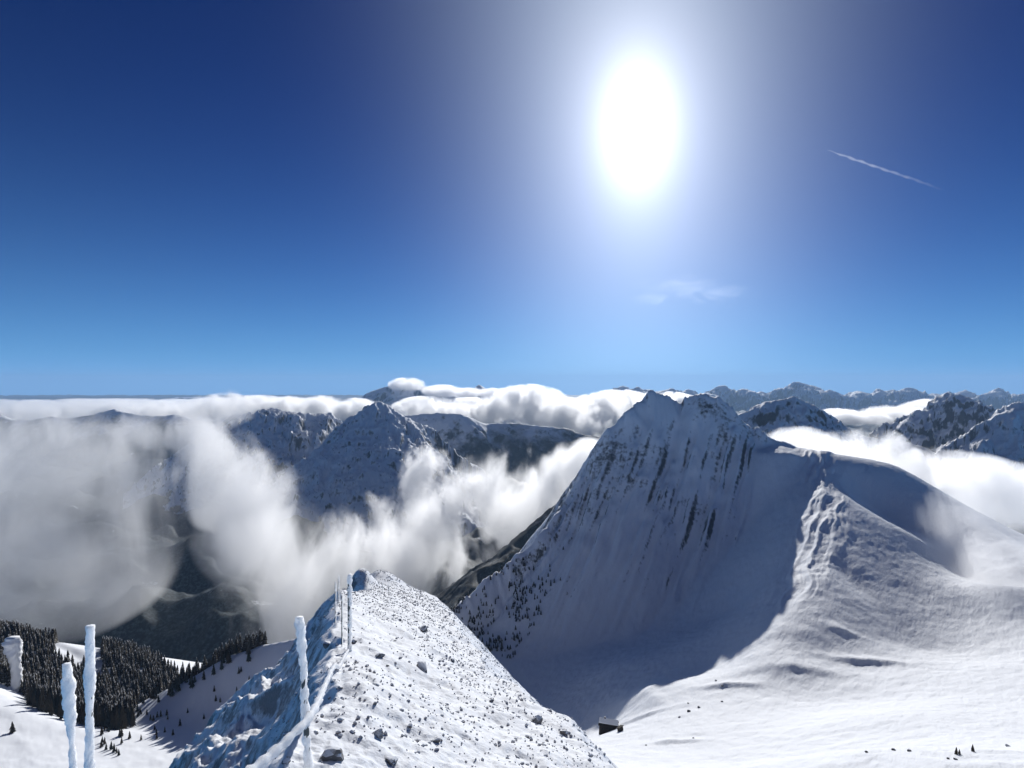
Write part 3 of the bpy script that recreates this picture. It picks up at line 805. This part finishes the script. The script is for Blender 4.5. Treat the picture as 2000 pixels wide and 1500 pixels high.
# -- firs
def fir_meshes(seed, tiers=7, spokes=9, snowy=False):
    rnd = random.Random(seed)
    bm = bmesh.new()
    z0 = 0.10
    for t in range(tiers):
        f = t / tiers
        zb = z0 + (1 - z0) * f * 0.93; zt = min(1.0, zb + (1 - z0) / tiers * 2.0)
        r_ = 0.20 * (1 - f) ** 0.85 + 0.015
        apex = bm.verts.new((rnd.uniform(-.006, .006), rnd.uniform(-.006, .006), zt))
        ring = []
        for q in range(spokes * 2):
            a_ = math.pi * q / spokes + rnd.uniform(-0.15, 0.15) + t
            rr = r_ * (rnd.uniform(0.8, 1.25) if q % 2 == 0 else rnd.uniform(0.35, 0.6))
            ring.append(bm.verts.new((math.cos(a_) * rr, math.sin(a_) * rr, zb - (0.03 if q % 2 == 0 else -0.01) + rnd.uniform(-.012, .012))))
        for q in range(len(ring)): bm.faces.new((apex, ring[q], ring[(q + 1) % len(ring)]))
    me = bpy.data.meshes.new("crown"); bm.to_mesh(me); bm.free(); me.materials.append(mat_firs if snowy else mat_fir)
    bm = bmesh.new(); bmesh.ops.create_cone(bm, cap_ends=True, segments=6, radius1=0.022, radius2=0.004, depth=1.0)
    for v in bm.verts: v.co.z += 0.46
    mt = bpy.data.meshes.new("trunk"); bm.to_mesh(mt); bm.free(); mt.materials.append(mat_bark)
    return me, mt
FIRS = [fir_meshes(s, 6 + s % 3, 7 + s % 3) for s in range(4)] + [fir_meshes(10 + s, 6 + s, 8, True) for s in range(2)]

def fir(x, y, z, h, kind, label, group, wid=1.0):
    me, mt = FIRS[kind]
    e = empty("fir_tree", (x, y, z - 0.03 * h), label, 'tree', group)
    e.rotation_euler = (0, 0, random.uniform(0, 6.28)); e.scale = (h * wid, h * wid, h)
    for m, nme in ((me, "crown"), (mt, "trunk")):
        o = bpy.data.objects.new(nme, m); col.objects.link(o); o.parent = e
    return e

def ground_pts(n, px0, px1, y0, y1, zf, test):
    px = RNG.uniform(px0, px1, n); y = RNG.uniform(y0, y1, n); x = (px - 1000) / F * y; z = zf(x, y); py = 750 - z / y * F
    k = test(px, py, y)
    return x[k], y[k], z[k], px[k], py[k]

# forest on the left hump
def in_forest(px, py, y):
    lo = np.interp(px, [-60, 0, 40, 75, 150, 215, 250], [1330, 1335, 1352, 1402, 1428, 1436, 1420])
    strip = np.interp(px, [100, 150, 200, 250], [1252, 1268, 1298, 1336])
    clear = (px > 108) & (px < 250) & (py < strip + 36)
    return ~clear & (py < lo) & (y > 440) & (px + (y - 540) * 0.15 < 250 + RNG.normal(0, 8, len(px)))
x, y, z, px, py = ground_pts(1900, -70, 262, 430, 640, slope_height, in_forest)
order = np.argsort(y); x, y, z, px = x[order], y[order], z[order], px[order]
vis = px > -10
idx = np.where(vis)[0][:165]
for i in idx:
    fir(x[i], y[i], z[i], RNG.uniform(8, 18), int(RNG.integers(0, 6)), "dark fir packed in the front of the forest at the far left", "firs at the front of the left forest", 0.8)
rest = np.setdiff1d(np.arange(len(x)), idx)

def tri_arrays(me):
    me.calc_loop_triangles()
    V = np.array([v.co[:] for v in me.vertices]); T = np.array([t.vertices[:] for t in me.loop_triangles])
    return V, T

def fir_stuff(name, label, X_, Y_, Z_, h, wid=0.8, kinds=(0, 1, 2, 3), mat=None):
    Vs, Ts, off_ = [], [], 0
    kk = RNG.integers(0, len(kinds), len(X_))
    for j, kd in enumerate(kinds):
        V0, T0 = tri_arrays(FIRS[kd][0]); s = kk == j
        if not s.any(): continue
        hh = h[s]
        V, T = scatter(V0, T0, np.stack([X_[s], Y_[s], Z_[s]], 1), np.stack([hh * wid, hh * wid, hh], 1), RNG.random(s.sum()) * 6.3)
        Vs.append(V); Ts.append(T + off_); off_ += len(V)
    return joined(name, np.concatenate(Vs), np.concatenate(Ts), mat or FIRS[kinds[0]][0].materials[0], label)
fir_stuff("forest", "dense dark fir forest covering the left hump", x[rest], y[rest], z[rest], RNG.uniform(10, 17, len(rest)))

# firs on the snowy hillside
def skyline(px): return np.interp(px, [240, 330, 400, 450, 520], [1385, 1347, 1312, 1282, 1266])
ONES = ["", "first", "second", "third", "fourth", "fifth", "sixth", "seventh", "eighth", "ninth", "tenth", "eleventh", "twelfth", "thirteenth", "fourteenth", "fifteenth",
        "sixteenth", "seventeenth", "eighteenth", "nineteenth"]
TENS = {2: ("twentieth", "twenty"), 3: ("thirtieth", "thirty"), 4: ("fortieth", "forty")}
def ordinal(i):
    if i < 20: return ONES[i]
    t, u = divmod(i, 10)
    return TENS[t][0] if u == 0 else TENS[t][1] + "-" + ONES[u]

def fir_row(pts, n, hlo, hhi, kinds, text, group):
    x, y, z, px, py = pts
    k = np.argsort(px[:n])
    for j, i in enumerate(k):
        fir(x[i], y[i], z[i], RNG.uniform(hlo, hhi), int(RNG.integers(0, kinds)), text % ordinal(j + 1) if '%' in text else text, group)
fir_row(ground_pts(2500, 250, 505, 440, 515, slope_height, lambda px, py, y: (py < skyline(px) + 22) & (py > skyline(px) - 12)), 44, 6, 11, 6,
        "dark fir along the top edge of the snowy hillside, %s from the left", "firs along the hillside edge")
fir_row(ground_pts(700, 300, 505, 380, 500, slope_height, lambda px, py, y: (py > skyline(px) + 25) & (py < skyline(px) + 95)), 16, 3.5, 6, 4,
        "lone small fir on the blue shaded hillside snow, %s from the left", "lone firs on the hillside")
fir_row(ground_pts(1600, 195, 245, 330, 520, slope_height, lambda px, py, y: (py > 1395) & (py < 1490) & (px < 245 - (py - 1400) * 0.1)), 34, 3.5, 6.5, 6,
        "small fir in the clump at the lower end of the forest", "firs in the clump below the forest")
fir_row(ground_pts(2600, 245, 340, 330, 500, slope_height, lambda px, py, y: ((py > 1392) & (py < 1412)) | ((py > 1440) & (py < 1452) & (px < 285))), 18, 3, 5.5, 4,
        "little fir low on the hillside right of the forest, %s from the left", "firs low on the hillside")
for (px_, py_, h_, lab) in ((24, 1432, 7.5, "single slender fir alone on the bright snow in the lower left"), (1868, 1474, 2.3, "taller of two tiny touching firs at the bottom right"), (1874, 1474, 1.7, "shorter of two tiny touching firs at the bottom right"),
                            (1900, 1468, 2.3, "tiny pointed fir standing apart at the bottom right")):
    x, y, z = on_ground(px_, py_, slope_height if px_ < 900 else cirque_height, 100, 600)
    fir(x, y, z, h_ * (1.0 if px_ < 900 else y / 190.0), 1, lab, None, 1.2)
# trees going down behind the hillside edge
n = 1300
px = RNG.uniform(200, 520, n); brk = np.interp(px, [250, 330, 400, 450, 520], [528, 509, 507, 506, 503]); y = brk + RNG.uniform(2, 130, n); x = (px - 1000) / F * y; z = slope_height(x, y)
fir_stuff("forest", "dark fir forest dropping behind the snowy hillside edge", x, y, z, RNG.uniform(9, 16, n))
# scrub firs on the lower left of the big mountain
def on_face(px, py, y):
    return (py > np.interp(px, [880, 1060, 1120], [1180, 1060, 1030])) & (py < np.interp(px, [880, 1000, 1060, 1150], [1250, 1290, 1210, 1090])) & (RNG.random(len(px)) < np.interp(px, [880, 1010, 1100], [1, 0.7, 0.06]))
x, y, z, px, py = ground_pts(3600, 880, 1120, 480, 700, cirque_height, on_face)
k = fbm(x / 22, y / 22, 3, 777) > -0.05
x, y, z = x[k], y[k], z[k]
fir_stuff("scrub_forest", "thin scrub forest on the lower left flank of the big mountain", x, y, z, RNG.uniform(2.2, 5.0, len(x)), 1.1)
# frosted pillar at the forest edge
gx, gy, gz = on_ground(28, 1345, slope_height, 200, 600)
hp = 100 / F * gy
bmp = tube_bm([(0.03 * hp * math.sin(t * 5), 0, hp * t) for t in np.linspace(-0.12, 1, 40)], [hp * (0.085 + 0.05 * t + 0.02 * math.sin(9 * t)) * (1 if t < 0.93 else 0.75) for t in np.linspace(0, 1, 40)], 18, 0.3, 91, freq=0.3)
o = link_mesh("ice_pillar", bmp, mat_rime); o.location = (gx, gy, gz)
tag(o, "pale ice plastered pillar before the forest at the left edge", 'pillar')
# ------------------------------------------------------------------ clouds: lumpy hulls filled with uneven vapour
def cloud_mat(name, blobs, density, nscale, e0, e1, amp, g=0.55, warp=0.6, color=(1, 1, 1), zs=0.6, step=0.35, detail=6):
    m = bpy.data.materials.new(name); m.use_nodes = True
    nt = m.node_tree; nt.nodes.clear()
    out = N(nt, 'ShaderNodeOutputMaterial')
    geo = N(nt, 'ShaderNodeNewGeometry')
    pos = geo.outputs['Position']
    mp = N(nt, 'ShaderNodeMapping'); mp.inputs['Scale'].default_value = (nscale, nscale, nscale * zs)
    nt.links.new(pos, mp.inputs['Vector'])
    nz = N(nt, 'ShaderNodeTexNoise'); nz.inputs['Scale'].default_value = 1.0
    nz.inputs['Detail'].default_value = detail; nz.inputs['Roughness'].default_value = 0.66; nz.inputs['Distortion'].default_value = warp
    nt.links.new(mp.outputs[0], nz.inputs['Vector'])
    acc = None
    for (c, r_, wgt) in blobs:
        ma = N(nt, 'ShaderNodeVectorMath', operation='MULTIPLY_ADD')
        nt.links.new(pos, ma.inputs[0])
        ma.inputs[1].default_value = tuple(1.0 / k for k in r_)
        ma.inputs[2].default_value = tuple(-ci / k for ci, k in zip(c, r_))
        dt = N(nt, 'ShaderNodeVectorMath', operation='DOT_PRODUCT')
        nt.links.new(ma.outputs[0], dt.inputs[0]); nt.links.new(ma.outputs[0], dt.inputs[1])
        v = N(nt, 'ShaderNodeMath', operation='MULTIPLY_ADD')
        nt.links.new(dt.outputs['Value'], v.inputs[0]); v.inputs[1].default_value = -wgt; v.inputs[2].default_value = wgt
        if acc is None: acc = v.outputs[0]
        else:
            mx = N(nt, 'ShaderNodeMath', operation='SMOOTH_MAX'); mx.inputs[2].default_value = 0.25
            nt.links.new(acc, mx.inputs[0]); nt.links.new(v.outputs[0], mx.inputs[1]); acc = mx.outputs[0]
    acc = mathn(nt, 'MAXIMUM', acc, 0.0)
    k = mathn(nt, 'ADD', acc, mathn(nt, 'MULTIPLY', mathn(nt, 'SUBTRACT', nz.outputs[0], 0.5), amp))
    mr = N(nt, 'ShaderNodeMapRange', interpolation_type='SMOOTHSTEP')
    mr.inputs[1].default_value = e0; mr.inputs[2].default_value = e1; mr.inputs[3].default_value = 0.0; mr.inputs[4].default_value = density
    nt.links.new(k, mr.inputs[0])
    d = mathn(nt, 'MULTIPLY', mr.outputs[0], mathn(nt, 'MULTIPLY', acc, 6.0, clamp=True))
    vs = N(nt, 'ShaderNodeVolumeScatter')
    vs.inputs['Color'].default_value = (*color, 1); vs.inputs['Anisotropy'].default_value = g
    nt.links.new(d, vs.inputs['Density'])
    nt.links.new(vs.outputs[0], out.inputs['Volume'])
    m.cycles.volume_step_rate = step
    return m

def cloud(label, spec, density, nscale, e0=0.05, e1=0.6, amp=1.4, name="cloud_bank", voxel=None, **kw):
    """spec: (px, py, Y, half width px, half height px, half depth m[, weight])"""
    blobs = []
    bm = bmesh.new()
    for sp in spec:
        px, py, Yd, rx, ry, rd = sp[:6]; w = sp[6] if len(sp) > 6 else 1.0
        c = W(px, py, Yd); r_ = (rx / F * Yd, rd, ry / F * Yd)
        blobs.append((c, r_, w))
        res = bmesh.ops.create_icosphere(bm, subdivisions=3, radius=1.0)
        for v in res['verts']:
            v.co = Vector((c[0] + v.co.x * r_[0], c[1] + v.co.y * r_[1], c[2] + v.co.z * r_[2]))
    me = bpy.data.meshes.new(name); bm.to_mesh(me); bm.free()
    o = bpy.data.objects.new(name, me); col.objects.link(o)
    rm = o.modifiers.new("join", 'REMESH'); rm.mode = 'VOXEL'
    rm.voxel_size = voxel or max(4.0, min(min(b_[1]) for b_ in blobs) * 0.22)
    dg = bpy.context.evaluated_depsgraph_get()
    me2 = bpy.data.meshes.new_from_object(o.evaluated_get(dg))
    o.modifiers.clear(); o.data = me2; me2.name = name
    me2.materials.clear(); me2.materials.append(cloud_mat(name + "_vapour", blobs, density, nscale, e0, e1, amp, **kw))
    tag(o, label, 'cloud')
    return o

# valley clouds, left to right
cloud("grey fog bank filling the valley at the far left",
      [(-80, 900, 1400, 220, 120, 300), (70, 910, 1380, 190, 125, 280), (180, 960, 1320, 170, 140, 260), (40, 1050, 1220, 230, 150, 260), (150, 1090, 1160, 190, 150, 240),
       (290, 1000, 1260, 60, 130, 120, 0.7), (-100, 1090, 1150, 170, 150, 220), (240, 880, 1420, 90, 60, 160, 0.8), (110, 840, 1480, 160, 70, 200), (90, 1170, 1050, 200, 80, 160), (60, 838, 2500, 210, 42, 280), (280, 842, 2500, 160, 40, 260), (-160, 838, 2500, 160, 42, 260)],
      0.0062, 1 / 200.0, 0.25, 1.7, 7.5, warp=0.7, zs=0.5, g=0.38)
cloud("tall white cloud column left of the pyramid peak",
      [(405, 850, 1450, 65, 75, 130), (435, 930, 1350, 80, 110, 150), (500, 1010, 1250, 115, 140, 180), (545, 1100, 1150, 125, 140, 180), (545, 1200, 1020, 125, 120, 160, 1.3), (610, 1180, 1050, 95, 130, 140, 1.2), (430, 800, 1600, 65, 45, 130)],
      0.021, 1 / 160.0, 0.3, 1.7, 7.0, warp=0.7, zs=0.5, g=0.45)
cloud("broken white cloud drifting across the central valley",
      [(690, 1090, 1250, 120, 110, 150), (780, 1110, 1150, 130, 110, 160), (720, 1020, 1400, 90, 80, 130, 0.75), (860, 1050, 1250, 110, 120, 150), (910, 980, 1300, 85, 125, 150),
       (980, 1000, 1250, 105, 115, 160), (1050, 985, 1250, 95, 105, 150), (1110, 920, 1300, 80, 60, 130), (1000, 920, 1400, 60, 75, 110, 0.85), (830, 950, 1800, 60, 110, 160, 0.75), (1010, 1060, 1150, 85, 65, 120), (1160, 890, 1300, 60, 40, 110, 0.8)],
      0.032, 1 / 125.0, 0.45, 1.7, 7.5, warp=0.7, zs=0.55)
cloud("white cloud spilling behind the right shoulder of the big mountain",
      [(1560, 862, 900, 65, 32, 80), (1640, 885, 950, 110, 50, 120), (1740, 915, 1000, 130, 58, 150), (1850, 940, 1000, 140, 66, 160), (1960, 965, 1000, 150, 72, 170), (2080, 980, 1000, 150, 70, 170), (1690, 868, 1100, 70, 40, 100)],
      0.032, 1 / 100.0, 0.25, 1.3, 6.5, warp=0.7, zs=0.6)
cloud("thin fog veil over the slope at the right edge",
      [(1920, 1010, 545, 130, 80, 45, 0.8), (2010, 1080, 500, 160, 120, 50), (1950, 1130, 455, 130, 90, 35, 0.7), (2090, 1010, 520, 140, 130, 60)],
      0.030, 1 / 75.0, 0.1, 1.8, 4.5)
cloud("small wisp of mist on the shaded mountain face",
      [(1252, 1180, 500, 16, 40, 10, 0.7), (1225, 1240, 470, 22, 36, 10, 0.7)], 0.030, 1 / 14.0, 0.2, 1.0, 1.2, name="mist_wisp")
# far clouds
cloud("bright far cloud bank between the snow peak and the big mountain",
      [(830, 800, 6200, 70, 28, 500), (920, 805, 6200, 100, 30, 600), (1030, 790, 6200, 90, 42, 600), (1100, 812, 6000, 110, 42, 650), (1210, 795, 6200, 100, 36, 600), (1290, 790, 6400, 80, 28, 500), (1170, 830, 5600, 60, 24, 400)],
      0.014, 1 / 240.0, 0.3, 1.1, 8.5, warp=0.8, step=0.2)
cloud("bright cloud strip behind the rounded snowy peak",
      [(500, 792, 6600, 70, 22, 500), (600, 795, 6500, 100, 25, 600), (690, 800, 6500, 70, 24, 500), (430, 795, 6000, 60, 30, 500), (330, 806, 6000, 90, 22, 500)],
      0.014, 1 / 240.0, 0.3, 1.1, 8.5, warp=0.8, step=0.2)
cloud("low pale cloud layer along the left horizon",
      [(-150, 808, 9000, 220, 24, 1200), (80, 804, 9000, 180, 22, 1200), (280, 800, 9500, 160, 20, 1200), (-100, 795, 14000, 260, 16, 2500), (200, 792, 14000, 260, 14, 2500), (480, 790, 14000, 200, 14, 2500)],
      0.008, 1 / 400.0, 0.3, 1.2, 8.0, warp=0.6, step=0.22)
cloud("cloud cap on the distant snow peak",
      [(795, 752, 8700, 40, 16, 350), (860, 764, 8800, 50, 14, 350), (930, 768, 9000, 60, 14, 350)],
      0.012, 1 / 260.0, 0.25, 0.8, 4.0)
cloud("white cloud lying in the gap between the dark right peaks",
      [(1680, 815, 5000, 60, 18, 350), (1750, 812, 5000, 70, 24, 400), (1820, 800, 5000, 50, 22, 350), (1640, 808, 5200, 30, 12, 250)],
      0.016, 1 / 240.0, 0.2, 0.7, 3.6)

cloud("faint wisp of high cirrus below the sun",
      [(1330, 562, 30000, 110, 30, 900, 0.9), (1400, 576, 30000, 90, 28, 900, 0.9), (1270, 580, 30000, 70, 20, 700, 0.8)], 0.00012, 1 / 1500.0, 0.3, 1.8, 5.0, name="cirrus_wisp", zs=2.2, warp=1.2)

# contrail
def contrail():
    p0 = Vector(W(1616, 293, 26000)); p1 = Vector(W(1700, 322, 26000)); p2 = Vector(W(1790, 352, 26000)); p3 = Vector(W(1875, 384, 26000))
    bm = bmesh.new(); rings = []
    for i in range(41):
        t = i / 40.0 * 3; k = min(int(t), 2); f = t - k
        c = (p0, p1, p2, p3)[k].lerp((p0, p1, p2, p3)[k + 1], f)
        rr = 52 * (0.35 + 0.65 * min(1, i / 6.0)) * (1 + 0.25 * math.sin(i * 1.9)) * (1 if i < 30 else 1 - (i - 30) / 14.0)
        c = c + Vector((0, 0, 14 * math.sin(i * 1.3)))
        rings.append([bm.verts.new(c + Vector((0.0, math.cos(q * math.pi / 4) * rr, math.sin(q * math.pi / 4) * rr))) for q in range(8)])
    for a_, b_ in zip(rings[:-1], rings[1:]):
        for q in range(8): bm.faces.new((a_[q], a_[(q + 1) % 8], b_[(q + 1) % 8], b_[q]))
    bm.faces.new(rings[0]); bm.faces.new(rings[-1][::-1])
    bmesh.ops.recalc_face_normals(bm, faces=bm.faces)
    me = bpy.data.meshes.new("contrail"); bm.to_mesh(me); bm.free()
    m = bpy.data.materials.new("ice_vapour"); m.use_nodes = True; nt = m.node_tree; nt.nodes.clear()
    out = N(nt, 'ShaderNodeOutputMaterial'); vs = N(nt, 'ShaderNodeVolumeScatter'); vs.inputs['Anisotropy'].default_value = 0.5
    g = N(nt, 'ShaderNodeNewGeometry'); sp = N(nt, 'ShaderNodeSeparateXYZ'); nt.links.new(g.outputs['Position'], sp.inputs[0])
    mr = N(nt, 'ShaderNodeMapRange', interpolation_type='SMOOTHSTEP'); mr.inputs[1].default_value = p3.x; mr.inputs[2].default_value = p1.x - 300
    mr.inputs[3].default_value = 0.0; mr.inputs[4].default_value = 0.0014
    nt.links.new(sp.outputs[0], mr.inputs[0]); nt.links.new(mr.outputs[0], vs.inputs['Density']); nt.links.new(vs.outputs[0], out.inputs['Volume'])
    me.materials.append(m); m.cycles.volume_step_rate = 1.0
    o = bpy.data.objects.new("contrail", me); col.objects.link(o)
    tag(o, "thin white aircraft contrail slanting across the right sky", "contrail")
contrail()

# the hazy air
def haze():
    bm = bmesh.new(); bmesh.ops.create_cube(bm, size=1.0)
    x0, x1, y0, y1, z0, z1 = -52000, 52000, -400, 36000, -1100, 420
    for v in bm.verts:
        v.co = Vector(((x0, x1)[v.co.x > 0], (y0, y1)[v.co.y > 0], (z0, z1)[v.co.z > 0]))
    me = bpy.data.meshes.new("haze"); bm.to_mesh(me); bm.free()
    m = bpy.data.materials.new("hazy_air"); m.use_nodes = True; nt = m.node_tree; nt.nodes.clear()
    out = N(nt, 'ShaderNodeOutputMaterial'); pv = N(nt, 'ShaderNodeVolumePrincipled')
    pv.inputs['Color'].default_value = (0.42, 0.66, 1.0, 1); pv.inputs['Density'].default_value = HAZE; pv.inputs['Anisotropy'].default_value = 0.15
    nt.links.new(pv.outputs[0], out.inputs['Volume'])
    me.materials.append(m)
    o = bpy.data.objects.new("haze", me); col.objects.link(o)
    o['kind'] = 'stuff'; o['label'] = "pale blue haze filling the air over the valley"
HAZE = 2.8e-5
haze()
